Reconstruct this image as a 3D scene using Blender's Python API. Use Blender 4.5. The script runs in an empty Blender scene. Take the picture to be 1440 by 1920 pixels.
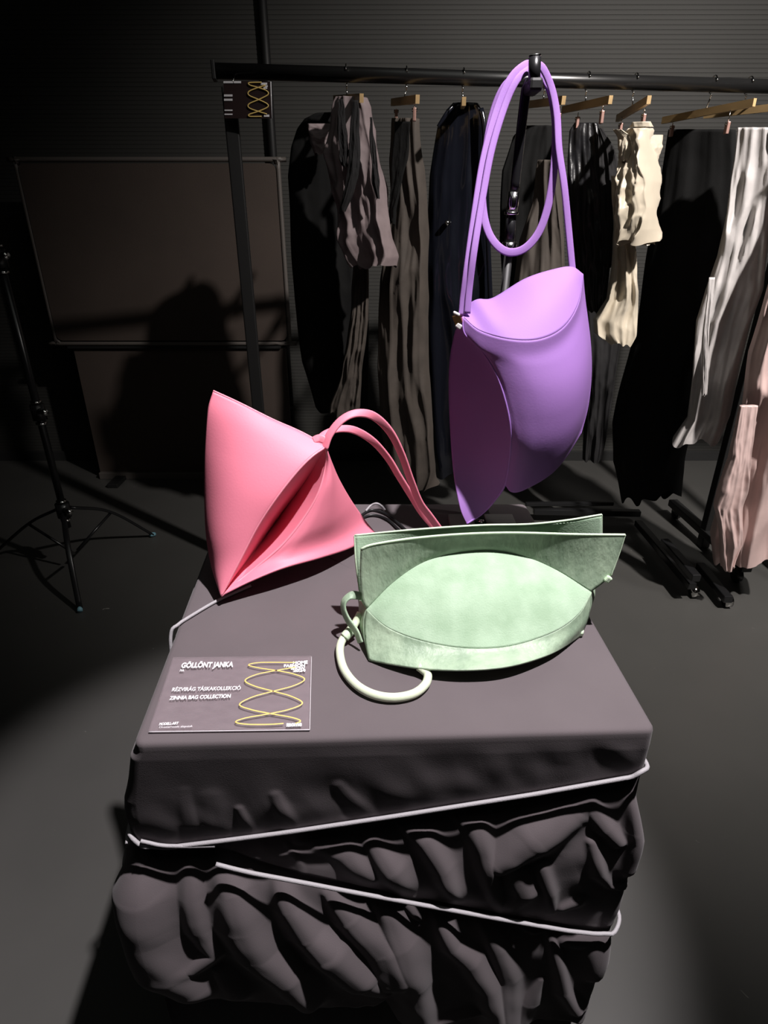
import bpy, math, random
import numpy as np
from mathutils import Vector, Matrix, noise

# ------------------------------------------------------------------ camera
F = 1150.0                      # focal length in pixels of the 1440x1920 photograph
TILT = math.radians(25.96)
CAMH = 1.41
cp, sp = math.cos(TILT), math.sin(TILT)
cam_data = bpy.data.cameras.new('camera')
cam = bpy.data.objects.new('camera', cam_data)
bpy.context.scene.collection.objects.link(cam)
cam_data.sensor_fit = 'VERTICAL'
cam_data.sensor_height = 36.0
cam_data.lens = F/1920.0*36.0
cam_data.clip_start = 0.02
cam.location = (0, 0, CAMH)
cam.rotation_euler = (math.pi/2-TILT, 0, 0)
bpy.context.scene.camera = cam

# ------------------------------------------------------------------ world, lights, exposure
sc = bpy.context.scene
w = bpy.data.worlds.new('world'); sc.world = w; w.use_nodes = True
w.node_tree.nodes['Background'].inputs[0].default_value = (0.01, 0.01, 0.01, 1)
sc.view_settings.view_transform = 'Standard'
sc.view_settings.look = 'None'
sc.view_settings.gamma = 1.0
sc.view_settings.use_curve_mapping = False
sc.view_settings.exposure = 0.0

def spot(name, loc, tgt, power, size, blend, radius, col):
    d = bpy.data.lights.new(name, 'SPOT'); d.energy = power; d.spot_size = math.radians(size)
    d.spot_blend = blend; d.shadow_soft_size = radius; d.color = col
    o = bpy.data.objects.new(name, d); sc.collection.objects.link(o)
    o.location = loc
    o.rotation_euler = (Vector(tgt)-Vector(loc)).to_track_quat('-Z', 'Y').to_euler()
    return o
spot('stage_spot_plinth', (0.62, 0.38, 3.3), (0.03, 0.78, 0.95), 510, 31, 0.45, 0.03, (1.0, 0.94, 0.96))
spot('stage_spot_rack', (1.75, 0.55, 3.3), (1.4, 2.7, 1.2), 600, 90, 1.0, 0.05, (1.0, 0.94, 0.90))
spot('added_floor_wash', (2.3, 0.75, 3.4), (1.75, 1.75, 0.3), 110, 56, 1.0, 0.2, (1.0, 0.96, 0.93))  # unseen wash lamp, added to brighten the floor and gown at the right
ad = bpy.data.lights.new('ceiling_fill', 'AREA'); ad.energy = 4; ad.size = 2.5; ad.color = (0.95, 1.0, 0.93)
ao = bpy.data.objects.new('ceiling_fill', ad); sc.collection.objects.link(ao); ao.location = (0.3, 0.6, 3.3)

# ------------------------------------------------------------------ helpers
def ray(px, py):
    xc, yc = px-720.0, 960.0-py
    return Vector((xc, F*cp+yc*sp, -F*sp+yc*cp))
def P(px, py, Y):
    """a point at distance Y (metres into the room) along a sight line"""
    r = ray(px, py); return Vector((0, 0, CAMH)) + r*(Y/r.y)
def PZ(px, py, z):
    """a point on the level plane at height z"""
    r = ray(px, py); return Vector((0, 0, CAMH)) + r*((z-CAMH)/r.z)
TOP = 0.91

def link(o, parent=None):
    sc.collection.objects.link(o)
    if parent is not None: o.parent = parent
    return o
def woff(parent):
    v = Vector((0, 0, 0)); p = parent
    while p is not None:
        v += Vector(p.location); p = p.parent
    return v
def mesh(name, verts, faces, mat, parent=None, smooth=True, origin=None):
    me = bpy.data.meshes.new(name)
    off = woff(parent) if parent is not None else (Vector(origin) if origin is not None else Vector((0, 0, 0)))
    me.from_pydata([tuple(Vector(v)-off) for v in verts], [], faces)
    if smooth:
        me.polygons.foreach_set('use_smooth', [True]*len(me.polygons))
    me.materials.append(mat); me.update()
    o = bpy.data.objects.new(name, me); link(o, parent)
    if parent is None: o.location = off
    return o
def tag(o, label, cat, group=None):
    o['label'] = label; o['category'] = cat
    if group: o['group'] = group
    return o
def thing(name, label, cat, loc=(0, 0, 0), group=None):
    o = bpy.data.objects.new(name, None); o.empty_display_size = 0.05
    o.location = loc; link(o); return tag(o, label, cat, group)
def structure(o): o['kind'] = 'structure'; return o

def cr(pts, n, closed=False):
    """Catmull-Rom resampling to n points, even arc length"""
    pts = [Vector(p) for p in pts]; m = len(pts)
    if m == 2:
        return [pts[0].lerp(pts[1], i/(n-1)) for i in range(n)]
    out = []
    segs = m if closed else m-1
    for i in range(segs):
        if closed:
            a, b, c, d = pts[(i-1) % m], pts[i], pts[(i+1) % m], pts[(i+2) % m]
        else:
            b, c = pts[i], pts[i+1]
            a = pts[i-1] if i > 0 else b*2-c
            d = pts[i+2] if i+2 < m else c*2-b
        for k in range(16):
            t = k/16
            out.append(0.5*((2*b)+(c-a)*t+(2*a-5*b+4*c-d)*t*t+(3*b-a-3*c+d)*t**3))
    out.append(pts[0] if closed else pts[-1])
    L = [0]
    for i in range(1, len(out)): L.append(L[-1]+(out[i]-out[i-1]).length)
    T = L[-1]; res = []; j = 0
    nn = n if not closed else n+1
    for i in range(nn):
        t = T*i/(nn-1)
        while j < len(L)-2 and L[j+1] < t: j += 1
        s = (t-L[j])/max(1e-9, L[j+1]-L[j]); res.append(out[j].lerp(out[j+1], min(1, s)))
    return res[:-1] if closed else res

def sweep(name, pts, section, mat, parent=None, n=60, closed=False, up=None, smooth=True, taper=None, origin=None):
    """sweep a closed 2D section along a curve"""
    c = cr(pts, n, closed); k = len(section); V = []; Fc = []
    nrm = None
    for i, p in enumerate(c):
        if closed: t = (c[(i+1) % n]-c[i-1]).normalized()
        else: t = (c[min(i+1, n-1)]-c[max(i-1, 0)]).normalized()
        if up is not None:
            u = Vector(up(i/(n-1)) if callable(up) else up); nrm = (u-t*u.dot(t)).normalized()
        elif nrm is None:
            a = Vector((0, 0, 1)) if abs(t.z) < .9 else Vector((1, 0, 0)); nrm = (a-t*a.dot(t)).normalized()
        else: nrm = (nrm-t*nrm.dot(t)).normalized()
        b = t.cross(nrm)
        s = taper(i/(n-1)) if taper else 1
        for (x, y) in section: V.append(p+b*x*s+nrm*y*s)
    m = n if closed else n-1
    for i in range(m):
        for j in range(k):
            a, b2 = i*k+j, i*k+(j+1) % k
            c2, d = ((i+1) % n)*k+(j+1) % k, ((i+1) % n)*k+j
            Fc.append((a, b2, c2, d))
    if not closed:
        Fc.append(tuple(range(k-1, -1, -1))); Fc.append(tuple((n-1)*k+j for j in range(k)))
    return mesh(name, V, Fc, mat, parent, smooth, origin)
def circ(r, k=12): return [(r*math.cos(2*math.pi*i/k), r*math.sin(2*math.pi*i/k)) for i in range(k)]
def flat(wd, th, k=5):
    """rounded flat strap section"""
    pts = []; r = th/2
    for i in range(k+1):
        a = -math.pi/2+math.pi*i/k; pts.append((wd/2-r+r*math.cos(a), r*math.sin(a)))
    for i in range(k+1):
        a = math.pi/2+math.pi*i/k; pts.append((-wd/2+r+r*math.cos(a), r*math.sin(a)))
    return pts
def bar(name, a, b, r, mat, parent=None, k=16, origin=None):
    return sweep(name, [a, b], circ(r, k), mat, parent, 2, origin=origin)
def box(name, c, size, mat, parent=None, rz=0, bevel=0.003, rot=None, origin=None):
    x, y, z = [s/2 for s in size]
    M = rot if rot is not None else Matrix.Rotation(rz, 3, 'Z')
    v = [Vector(c)+M @ Vector((sx*x, sy*y, sz*z)) for sx in (-1, 1) for sy in (-1, 1) for sz in (-1, 1)]
    f = [(0, 1, 3, 2), (4, 6, 7, 5), (0, 4, 5, 1), (2, 3, 7, 6), (0, 2, 6, 4), (1, 5, 7, 3)]
    o = mesh(name, v, f, mat, parent, False, origin)
    if bevel:
        m = o.modifiers.new('bevel', 'BEVEL'); m.width = bevel; m.segments = 2; m.limit_method = 'ANGLE'
    return o

def coons(top, bottom, left, right, nu=60, nv=60, bulge=None):
    """patch between four curves; bulge(u,v)->Vector"""
    T = cr(top, nu+1); B = cr(bottom, nu+1) if bottom is not None else None
    L = cr(left, nv+1); R = cr(right, nv+1)
    if B is None: B = [L[-1]]*(nu+1)
    V = []
    for j in range(nv+1):
        v = j/nv
        for i in range(nu+1):
            u = i/nu
            p = (T[i]*(1-v)+B[i]*v) + (L[j]*(1-u)+R[j]*u) - (T[0]*(1-u)*(1-v)+T[-1]*u*(1-v)+B[0]*(1-u)*v+B[-1]*u*v)
            if bulge: p = p+bulge(u, v)
            V.append(p)
    Fc = [(j*(nu+1)+i, (j+1)*(nu+1)+i, (j+1)*(nu+1)+i+1, j*(nu+1)+i+1) for j in range(nv) for i in range(nu)]
    return V, Fc
def panel(name, V, Fc, mat, parent, th=0.0025, sub=False):
    o = mesh(name, V, Fc, mat, parent)
    m = o.modifiers.new('thickness', 'SOLIDIFY'); m.thickness = th; m.offset = 0; m.use_rim = True
    return o
def dome(vec, p=1.0, q=1.0):
    vec = Vector(vec)
    return lambda u, v: vec*(max(0, math.sin(math.pi*u))**p*max(0, math.sin(math.pi*v))**q)

# ------------------------------------------------------------------ materials
def mat(name, col, rough=0.6, metal=0.0, bump=0.0, bscale=200, var=0.0, vscale=8, sheen=0.0, coat=0.0, spec=0.5, trans=0.0, alpha=None, dist=0.002, col2=None, stretch=None, aniso=None):
    m = bpy.data.materials.new(name); m.use_nodes = True
    nt = m.node_tree; b = nt.nodes['Principled BSDF']
    b.inputs['Base Color'].default_value = (*col, 1); b.inputs['Roughness'].default_value = rough
    b.inputs['Metallic'].default_value = metal; b.inputs['Specular IOR Level'].default_value = spec
    if sheen: b.inputs['Sheen Weight'].default_value = sheen
    if coat: b.inputs['Coat Weight'].default_value = coat
    if trans: b.inputs['Transmission Weight'].default_value = trans
    if alpha is not None: b.inputs['Alpha'].default_value = alpha
    tc = nt.nodes.new('ShaderNodeTexCoord')
    src = tc.outputs['Object']
    if stretch:
        mp = nt.nodes.new('ShaderNodeMapping'); mp.inputs['Scale'].default_value = stretch
        nt.links.new(src, mp.inputs[0]); src = mp.outputs[0]
    if var or col2:
        n = nt.nodes.new('ShaderNodeTexNoise'); n.inputs['Scale'].default_value = vscale; n.inputs['Detail'].default_value = 5
        nt.links.new(src, n.inputs['Vector'])
        r = nt.nodes.new('ShaderNodeValToRGB')
        c2 = col2 if col2 else tuple(c*(1-var) for c in col)
        r.color_ramp.elements[0].position = 0.35; r.color_ramp.elements[1].position = 0.65
        r.color_ramp.elements[0].color = (*c2, 1); r.color_ramp.elements[1].color = (*col, 1)
        nt.links.new(n.outputs['Fac'], r.inputs[0]); nt.links.new(r.outputs[0], b.inputs['Base Color'])
    if bump:
        n2 = nt.nodes.new('ShaderNodeTexNoise'); n2.inputs['Scale'].default_value = bscale; n2.inputs['Detail'].default_value = 3
        nt.links.new(src, n2.inputs['Vector'])
        bp = nt.nodes.new('ShaderNodeBump'); bp.inputs['Strength'].default_value = bump; bp.inputs['Distance'].default_value = dist
        nt.links.new(n2.outputs['Fac'], bp.inputs['Height']); nt.links.new(bp.outputs[0], b.inputs['Normal'])
    return m
M = {}
M['wall'] = mat('wall_paint', (0.045, 0.044, 0.040), 0.7, var=0.15, vscale=1.5)
M['wall2'] = mat('side_wall_paint', (0.03, 0.03, 0.028), 0.8, var=0.15, vscale=2)
M['ceiling'] = mat('ceiling_paint', (0.02, 0.02, 0.02), 0.9, var=0.15, vscale=2)
M['black_metal'] = mat('black_metal', (0.012, 0.012, 0.013), 0.28, bump=0.05, bscale=60, spec=0.6)
M['black_matt'] = mat('black_matt_metal', (0.012, 0.012, 0.012), 0.55, bump=0.05, bscale=60)
M['chrome'] = mat('chrome', (0.75, 0.74, 0.72), 0.15, metal=1.0, bump=0.02)
M['grey_plate'] = mat('grey_plate', (0.3, 0.3, 0.29), 0.5, metal=0.2, bump=0.1, bscale=300)
M['brass'] = mat('copper_clasp', (0.75, 0.42, 0.18), 0.3, metal=1.0, bump=0.02)
M['white_plastic'] = mat('white_plastic', (0.8, 0.8, 0.78), 0.35, bump=0.02)
M['pink'] = mat('pink_leather', (0.86, 0.24, 0.335), 0.55, bump=0.12, bscale=350, var=0.06, vscale=6, dist=0.001)
M['pink_pipe'] = mat('pink_piping', (0.90, 0.28, 0.37), 0.35, bump=0.1, bscale=400)
M['purple'] = mat('purple_leather', (0.36, 0.185, 0.52), 0.62, spec=0.3, bump=0.1, bscale=350, var=0.06, vscale=6, dist=0.001)
M['purple_in'] = mat('purple_piping', (0.40, 0.2, 0.62), 0.42, bump=0.1, bscale=400)
M['green'] = mat('green_suede', (0.44, 0.60, 0.43), 0.75, bump=0.35, bscale=500, col2=(0.33, 0.48, 0.32), vscale=28, sheen=0.15, dist=0.001)
M['green_hide'] = mat('green_hide', (0.40, 0.52, 0.37), 0.5, bump=0.6, bscale=160, col2=(0.26, 0.36, 0.25), vscale=40, dist=0.002, stretch=(1, 1, .45))
M['green_edge'] = mat('green_edge', (0.62, 0.78, 0.56), 0.6, bump=0.1, bscale=400)
M['handle_green'] = mat('pale_green_handle', (0.68, 0.76, 0.56), 0.45, bump=0.1, bscale=300)
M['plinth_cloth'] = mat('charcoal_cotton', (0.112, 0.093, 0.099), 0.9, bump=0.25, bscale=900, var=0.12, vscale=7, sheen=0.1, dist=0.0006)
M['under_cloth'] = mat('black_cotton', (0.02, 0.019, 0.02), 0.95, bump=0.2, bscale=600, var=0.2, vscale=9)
M['cord'] = mat('grey_cord', (0.36, 0.345, 0.36), 0.6, bump=0.5, bscale=900, dist=0.001)
M['cable'] = mat('black_cable', (0.012, 0.012, 0.013), 0.4, bump=0.05)
M['hanger'] = mat('hanger_wood', (0.62, 0.42, 0.20), 0.45, bump=0.1, bscale=60, var=0.25, vscale=18, stretch=(1, .2, 1))
M['black_cloth'] = mat('black_wool', (0.010, 0.010, 0.010), 0.95, bump=0.3, bscale=400, var=0.2, vscale=12, spec=0.2)
M['charcoal'] = mat('charcoal_cloth', (0.022, 0.021, 0.022), 0.85, bump=0.3, bscale=300, var=0.3, vscale=10, spec=0.3)
M['vinyl'] = mat('black_vinyl', (0.008, 0.009, 0.014), 0.16, bump=0.3, bscale=18, spec=0.7, dist=0.004)
M['leather'] = mat('black_leather', (0.014, 0.014, 0.016), 0.33, bump=0.4, bscale=50, spec=0.6, dist=0.003)
M['mauve'] = mat('dusty_mauve_cloth', (0.30, 0.235, 0.24), 0.7, bump=0.4, bscale=60, var=0.25, vscale=14, dist=0.0015)
M['taupe'] = mat('taupe_cloth', (0.080, 0.065, 0.054), 0.8, bump=0.5, bscale=45, var=0.25, vscale=12, dist=0.0015)
M['cream'] = mat('cream_satin', (0.68, 0.60, 0.47), 0.3, bump=0.35, bscale=25, var=0.12, vscale=12, dist=0.0015, sheen=0.2)
M['silver'] = mat('silver_satin', (0.60, 0.57, 0.56), 0.32, bump=0.5, bscale=30, var=0.18, vscale=14, dist=0.0015)
M['blush'] = mat('blush_satin', (0.72, 0.53, 0.50), 0.42, bump=0.4, bscale=28, var=0.12, vscale=9, dist=0.0015)
M['board'] = mat('board_felt', (0.075, 0.055, 0.045), 0.85, bump=0.2, bscale=200, var=0.2, vscale=2)
M['board_frame'] = mat('board_trim', (0.12, 0.105, 0.095), 0.5, bump=0.05)
M['paper'] = mat('dark_print', (0.03, 0.018, 0.018), 0.35, bump=0.02)
M['ink_white'] = mat('white_print', (0.85, 0.83, 0.86), 0.5, bump=0.02)
M['ink_yellow'] = mat('yellow_print', (0.85, 0.62, 0.20), 0.5, bump=0.02)
M['blue_tip'] = mat('blue_rubber_tip', (0.25, 0.5, 0.6), 0.4, bump=0.05)
M['clip'] = mat('pink_clip', (0.55, 0.33, 0.28), 0.35, metal=0.5, bump=0.05)

def acrylic():
    m = bpy.data.materials.new('clear_acrylic'); m.use_nodes = True
    nt = m.node_tree; nt.nodes.clear()
    out = nt.nodes.new('ShaderNodeOutputMaterial'); mx = nt.nodes.new('ShaderNodeMixShader')
    t = nt.nodes.new('ShaderNodeBsdfTransparent'); t.inputs[0].default_value = (0.97, 0.96, 0.97, 1)
    g = nt.nodes.new('ShaderNodeBsdfPrincipled'); g.inputs['Base Color'].default_value = (0.62, 0.52, 0.55, 1)
    g.inputs['Roughness'].default_value = 0.3
    n = nt.nodes.new('ShaderNodeTexNoise'); n.inputs['Scale'].default_value = 12
    r = nt.nodes.new('ShaderNodeMapRange'); r.inputs[3].default_value = 0.06; r.inputs[4].default_value = 0.16
    nt.links.new(n.outputs['Fac'], r.inputs[0]); nt.links.new(r.outputs[0], mx.inputs[0])
    nt.links.new(t.outputs[0], mx.inputs[1]); nt.links.new(g.outputs[0], mx.inputs[2]); nt.links.new(mx.outputs[0], out.inputs[0])
    return m
M['acrylic'] = acrylic()

def floor_mat():
    m = bpy.data.materials.new('dark_floor_coating'); m.use_nodes = True
    nt = m.node_tree; b = nt.nodes['Principled BSDF']; b.inputs['Specular IOR Level'].default_value = 0.45
    tc = nt.nodes.new('ShaderNodeTexCoord')
    n = nt.nodes.new('ShaderNodeTexNoise'); n.inputs['Scale'].default_value = 2.2; n.inputs['Detail'].default_value = 6
    nt.links.new(tc.outputs['Object'], n.inputs[0])
    r = nt.nodes.new('ShaderNodeValToRGB')
    r.color_ramp.elements[0].color = (0.062, 0.062, 0.058, 1); r.color_ramp.elements[1].color = (0.088, 0.085, 0.080, 1)
    nt.links.new(n.outputs['Fac'], r.inputs[0])
    # worn scuffs: sparse pale specks
    n2 = nt.nodes.new('ShaderNodeTexNoise'); n2.inputs['Scale'].default_value = 26; n2.inputs['Detail'].default_value = 8; n2.inputs['Distortion'].default_value = 1.2
    nt.links.new(tc.outputs['Object'], n2.inputs[0])
    r2 = nt.nodes.new('ShaderNodeMapRange'); r2.inputs[1].default_value = 0.735; r2.inputs[2].default_value = 0.79
    nt.links.new(n2.outputs['Fac'], r2.inputs[0])
    mx = nt.nodes.new('ShaderNodeMix'); mx.data_type = 'RGBA'
    nt.links.new(r2.outputs[0], mx.inputs['Factor']); nt.links.new(r.outputs[0], mx.inputs['A']); mx.inputs['B'].default_value = (0.3, 0.29, 0.27, 1)
    nt.links.new(mx.outputs['Result'], b.inputs['Base Color'])
    r3 = nt.nodes.new('ShaderNodeMapRange'); r3.inputs[3].default_value = 0.38; r3.inputs[4].default_value = 0.55
    nt.links.new(n.outputs['Fac'], r3.inputs[0]); nt.links.new(r3.outputs[0], b.inputs['Roughness'])
    bp = nt.nodes.new('ShaderNodeBump'); bp.inputs['Strength'].default_value = 0.05; nt.links.new(n2.outputs['Fac'], bp.inputs['Height']); nt.links.new(bp.outputs[0], b.inputs['Normal'])
    return m
M['floor'] = floor_mat()

# ------------------------------------------------------------------ room shell
RX0, RX1, RY0, RY1, RZ = -3.6, 3.6, -2.6, 3.66, 3.6
structure(box('floor', ((RX0+RX1)/2, (RY0+RY1)/2, -0.05), (RX1-RX0+.2, RY1-RY0+.2, 0.1), M['floor'], bevel=0))
structure(box('ceiling', ((RX0+RX1)/2, (RY0+RY1)/2, RZ+.05), (RX1-RX0+.2, RY1-RY0+.2, 0.1), M['ceiling'], bevel=0))
structure(box('wall_left', (RX0-.05, (RY0+RY1)/2, RZ/2), (0.1, RY1-RY0, RZ), M['wall2'], bevel=0))
structure(box('wall_right', (RX1+.05, (RY0+RY1)/2, RZ/2), (0.1, RY1-RY0, RZ), M['wall2'], bevel=0))
structure(box('wall_front', ((RX0+RX1)/2, RY0-.05, RZ/2), (RX1-RX0, 0.1, RZ), M['wall2'], bevel=0))
V = []; Fc = []
pitch = 0.019; nst = int(RZ/pitch); prof = []
for i in range(nst):
    z0 = i*pitch
    prof += [(0.0, z0), (0.0, z0+pitch*.72), (0.002, z0+pitch*.80), (0.002, z0+pitch*.94)]
prof.append((0.0, RZ))
for (d, z) in prof: V += [(RX0, RY1+d, z), (RX1, RY1+d, z)]
for i in range(len(prof)-1): Fc.append((2*i, 2*i+1, 2*i+3, 2*i+2))
n0 = len(V); V += [(RX0, RY1+.1, 0), (RX1, RY1+.1, 0), (RX1, RY1+.1, RZ), (RX0, RY1+.1, RZ)]; Fc.append((n0, n0+3, n0+2, n0+1))
structure(mesh('wall_back', V, Fc, M['wall'], smooth=False))
structure(box('baseboard_back', (0, RY1-.01, 0.03), (RX1-RX0, 0.02, 0.06), M['ceiling'], bevel=0.002))
a = P(496, 60, RY1-.03)
pipe = thing('wall_pipe', 'thin black vertical pipe running up the ribbed back wall behind the label card', 'pipe', (a.x, a.y, 0))
bar('pipe', (a.x, a.y, 0), (a.x, a.y, RZ), 0.021, M['black_matt'], pipe)
for z in (0.35, 1.5, 2.6): bar('bracket', (a.x, a.y-.001, z-.012), (a.x, a.y-.001, z+.012), 0.026, M['black_matt'], pipe)

# ------------------------------------------------------------------ partition board at the left
def rrect(cx, cz, wd, ht, r, k=6):
    pts = []
    for (sx, sz, a0) in ((1, -1, -90), (1, 1, 0), (-1, 1, 90), (-1, -1, 180)):
        for i in range(k+1):
            a = math.radians(a0+90*i/k); pts.append((cx+sx*(wd/2-r)+r*math.cos(a), cz+sz*(ht/2-r)+r*math.sin(a)))
    return pts
def slab(name, x0, x1, z0, z1, y0, y1, r, m, parent):
    o = rrect((x0+x1)/2, (z0+z1)/2, x1-x0, z1-z0, r); k = len(o)
    V = [(x, y0, z) for x, z in o]+[(x, y1, z) for x, z in o]
    Fc = [tuple(range(k)), tuple(range(2*k-1, k-1, -1))]+[(i, i+k, (i+1) % k+k, (i+1) % k) for i in range(k)]
    ob = mesh(name, V, Fc, m, parent, False); return ob
BY = 3.33
br = thing('partition_board', 'large dim brown partition board with rounded corners standing at the back left', 'partition board', (-1.1, BY, 0))
X0, X1 = -.525*BY, -.151*BY
slab('upper_panel', X0+.012, X1-.012, .79+.012, 1.635-.012, BY, BY+.03, .03, M['board'], br)
slab('lower_panel', -.503*BY, -.16*BY, 0.02, .755, BY+.03, BY+.06, .01, M['board'], br)
sweep('panel_trim', [(x, BY+.012, z) for x, z in rrect((X0+X1)/2, 1.2125, X1-X0, .855, .045)], circ(.011, 8), M['board_frame'], br, 160, True)
box('rail', ((X0+X1)/2, BY+.035, .772), (X1-X0-.1, .05, .03), M['black_matt'], br)
box('base_trim', (-.3315*BY, BY+.04, .02), (.343*BY, .07, .04), M['board_frame'], br)
for x in (X0+.2, X1-.2): box('foot', (x, BY+.045, .012), (.06, .34, .024), M['black_matt'], br)

# ------------------------------------------------------------------ light stand at the left
LX, LY = -1.335, 2.30
st = thing('light_stand', 'black tripod light stand standing in the dark at the left edge', 'light stand', (LX, LY, 0))
bar('pole', (LX, LY, .22), (LX, LY, 1.30), .014, M['black_metal'], st)
bar('upper_pole', (LX, LY, 1.30), (LX, LY, 2.3), .010, M['black_metal'], st)
for z, r in ((.30, .028), (.72, .026), (1.27, .024)):
    cl = bar('collar', (LX, LY, z-.03), (LX, LY, z+.03), r, M['black_metal'], st)
    bar('knob', (LX+.02, LY-.02, z+.01), (LX+.055, LY-.05, z+.012), .012, M['chrome'], cl)
    for dz in (-.045, .04):
        bar('ring', (LX, LY, z+dz-.004), (LX, LY, z+dz+.004), .02, M['chrome'], cl)
feet = [(-1.195, 2.0), (-1.78, 2.42), (-1.12, 2.62)]
for fx, fy in feet:
    d = Vector((fx-LX, fy-LY, 0)); d = d.normalized()
    lg = sweep('leg', [(LX+d.x*.03, LY+d.y*.03, .30), (LX+d.x*.2, LY+d.y*.2, .21), (fx, fy, .014)], flat(.022, .012), M['black_metal'], st, 16)
    bar('brace', (LX+d.x*.015, LY+d.y*.015, .10), (LX+d.x*.2, LY+d.y*.2, .205), .006, M['black_metal'], st)
    bar('foot_tip', (fx-d.x*.012, fy-d.y*.012, .018), (fx+d.x*.012, fy+d.y*.012, .010), .010, M['blue_tip'], lg)

# ------------------------------------------------------------------ clothes rack
def barY(X): return 2.25+(X+.51)*.138
BZ = 1.797
def barP(px):
    """point on the rack's rail seen in column px"""
    X = 0
    for _ in range(20): X = (px-720)/1384.0*barY(X)
    return Vector((X, barY(X), BZ))
rk = thing('clothes_rack', 'long black metal clothes rack hung with dark, cream and silver garments', 'clothes rack', (.5, 2.39, 0))
xl, xr = -.51, 1.53
M['rail'] = mat('polished_rail', (0.10, 0.10, 0.10), 0.3, metal=0.9, bump=0.02)
bar('rail', (xl, barY(xl), BZ), (xr, barY(xr), BZ), .021, M['rail'], rk, 24)
for x in (-.475, 1.50):
    y = barY(x)
    box('post', (x, y, BZ/2-.02), (.042, .042, BZ-.04), M['black_matt'], rk, math.radians(8), .004)
    ft = box('foot', (x, y, .075), (.045, .66, .035), M['black_matt'], rk, math.radians(3), .004)
    for s in (-1, 1):
        w = bar('wheel', (x-.012, y+s*.30, .03), (x+.012, y+s*.30, .03), .03, M['black_metal'], ft, 20)
box('end_cap', (xl-.004, barY(xl), BZ), (.012, .05, .05), M['black_matt'], rk, math.radians(8))

# second low base frame on the floor beyond the plinth
bf = thing('rack_base_frame', 'low black tubular base frame with casters lying on the floor right of the plinth', 'base frame', (1.2, 2.5, 0))
def fbar(px0, py0, px1, py1, z, wd=.035, ht=.03, m='black_metal'):
    a = PZ(px0, py0, z); b = PZ(px1, py1, z); d = b-a
    return box('frame_bar', (a+b)/2, (d.length, wd, ht), M[m], bf, math.atan2(d.y, d.x), .004)
fbar(1196, 980, 1298, 1100, .06)
fbar(1245, 1015, 1306, 1085, .13)
fbar(1312, 1060, 1366, 1125, .05)
fbar(1000, 958, 1200, 962, .06)
fbar(985, 945, 1150, 944, .10, .02, .02)
for (px, py) in ((1301, 1108), (1364, 1126)):
    q = PZ(px, py, .028); bar('caster', (q.x-.012, q.y, .028), (q.x+.012, q.y, .028), .026, M['chrome'], bf, 18)

# hangers
HG = 'wooden clip hangers on the black rack'
def hanger(pn, pf, hook_px, label, Yn=-.2, Yf=.2, clips=()):
    h = barP(hook_px)
    a = P(pn[0], pn[1], h.y+Yn); b = P(pf[0], pf[1], h.y+Yf)
    z = (a.z+b.z)/2
    t = thing('clothes_hanger', label, 'hanger', (h.x, h.y, z), HG)
    m = (a+b)/2
    d = (b-a).normalized()
    V = []; n = 12
    sec = [(-.006, -.011), (.006, -.011), (.006, .011), (-.006, .011)]
    pts = [a.lerp(b, i/n) for i in range(n+1)]
    sweep('hanger_bar', pts, sec, M['hanger'], t, 14, up=(0, 0, 1), smooth=False)
    # hook
    hx = Vector((h.x, h.y, 0))
    c = h.copy(); r = .026
    hp = [m+Vector((0, 0, .0)), Vector((m.x*.5+h.x*.5, m.y*.5+h.y*.5, (m.z+h.z-r)/2)), Vector((h.x, h.y+.004, h.z-r-.012))]
    for k in range(9):
        an = math.radians(-90+ 250*k/8)
        hp.append(Vector((h.x, h.y+math.cos(an)*r, h.z+math.sin(an)*r)))
    sweep('hook', hp, circ(.0022, 8), M['chrome'], t, 50)
    for (px, py, dy) in clips:
        q = P(px, py, h.y+dy)
        cl = box('clip', q, (.010, .02, .035), M['clip'], t, 0, .002)
        rod = bar('clip_arm', q+Vector((0, 0, .015)), (q.x, q.y, m.z-.008), .0018, M['chrome'], cl, 6)
        bar('clip_spring', q+Vector((-.008, 0, .012)), q+Vector((.008, 0, .012)), .005, M['chrome'], cl, 8)
    return t
hanger((678, 184), (628, 186), 650, 'wooden hanger at the left end of the rack above the mauve jacket')
hanger((783, 186), (736, 192), 762, 'wooden hanger with two clips holding the taupe trousers', clips=((743, 217, .1), (777, 215, -.1)))
hanger((870, 190), (866, 200), 868, 'wooden hanger in the glossy black coat, only its tip showing')
hanger((1057, 188), (985, 197), 1022, 'wooden hanger just right of the purple strap', clips=((1047, 225, -.12),))
hanger((1145, 187), (1056, 206), 1101, 'wooden hanger sloping above the black leather jacket', clips=((1082, 230, .1), (1128, 220, -.1)))
hanger((1217, 187), (1158, 222), 1190, 'wooden hanger above the cream satin blouse', clips=((1163, 242, .1), (1206, 226, -.1)))
hanger((1415, 192), (1243, 226), 1337, 'long pale wooden hanger holding the wide black trousers', -.17, .19, clips=((1259, 246, .16), (1363, 240, -.1)))
hanger((1500, 196), (1322, 216), 1404, 'pale wooden hanger holding the silver satin trousers at the right edge', -.16, .18)

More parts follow.
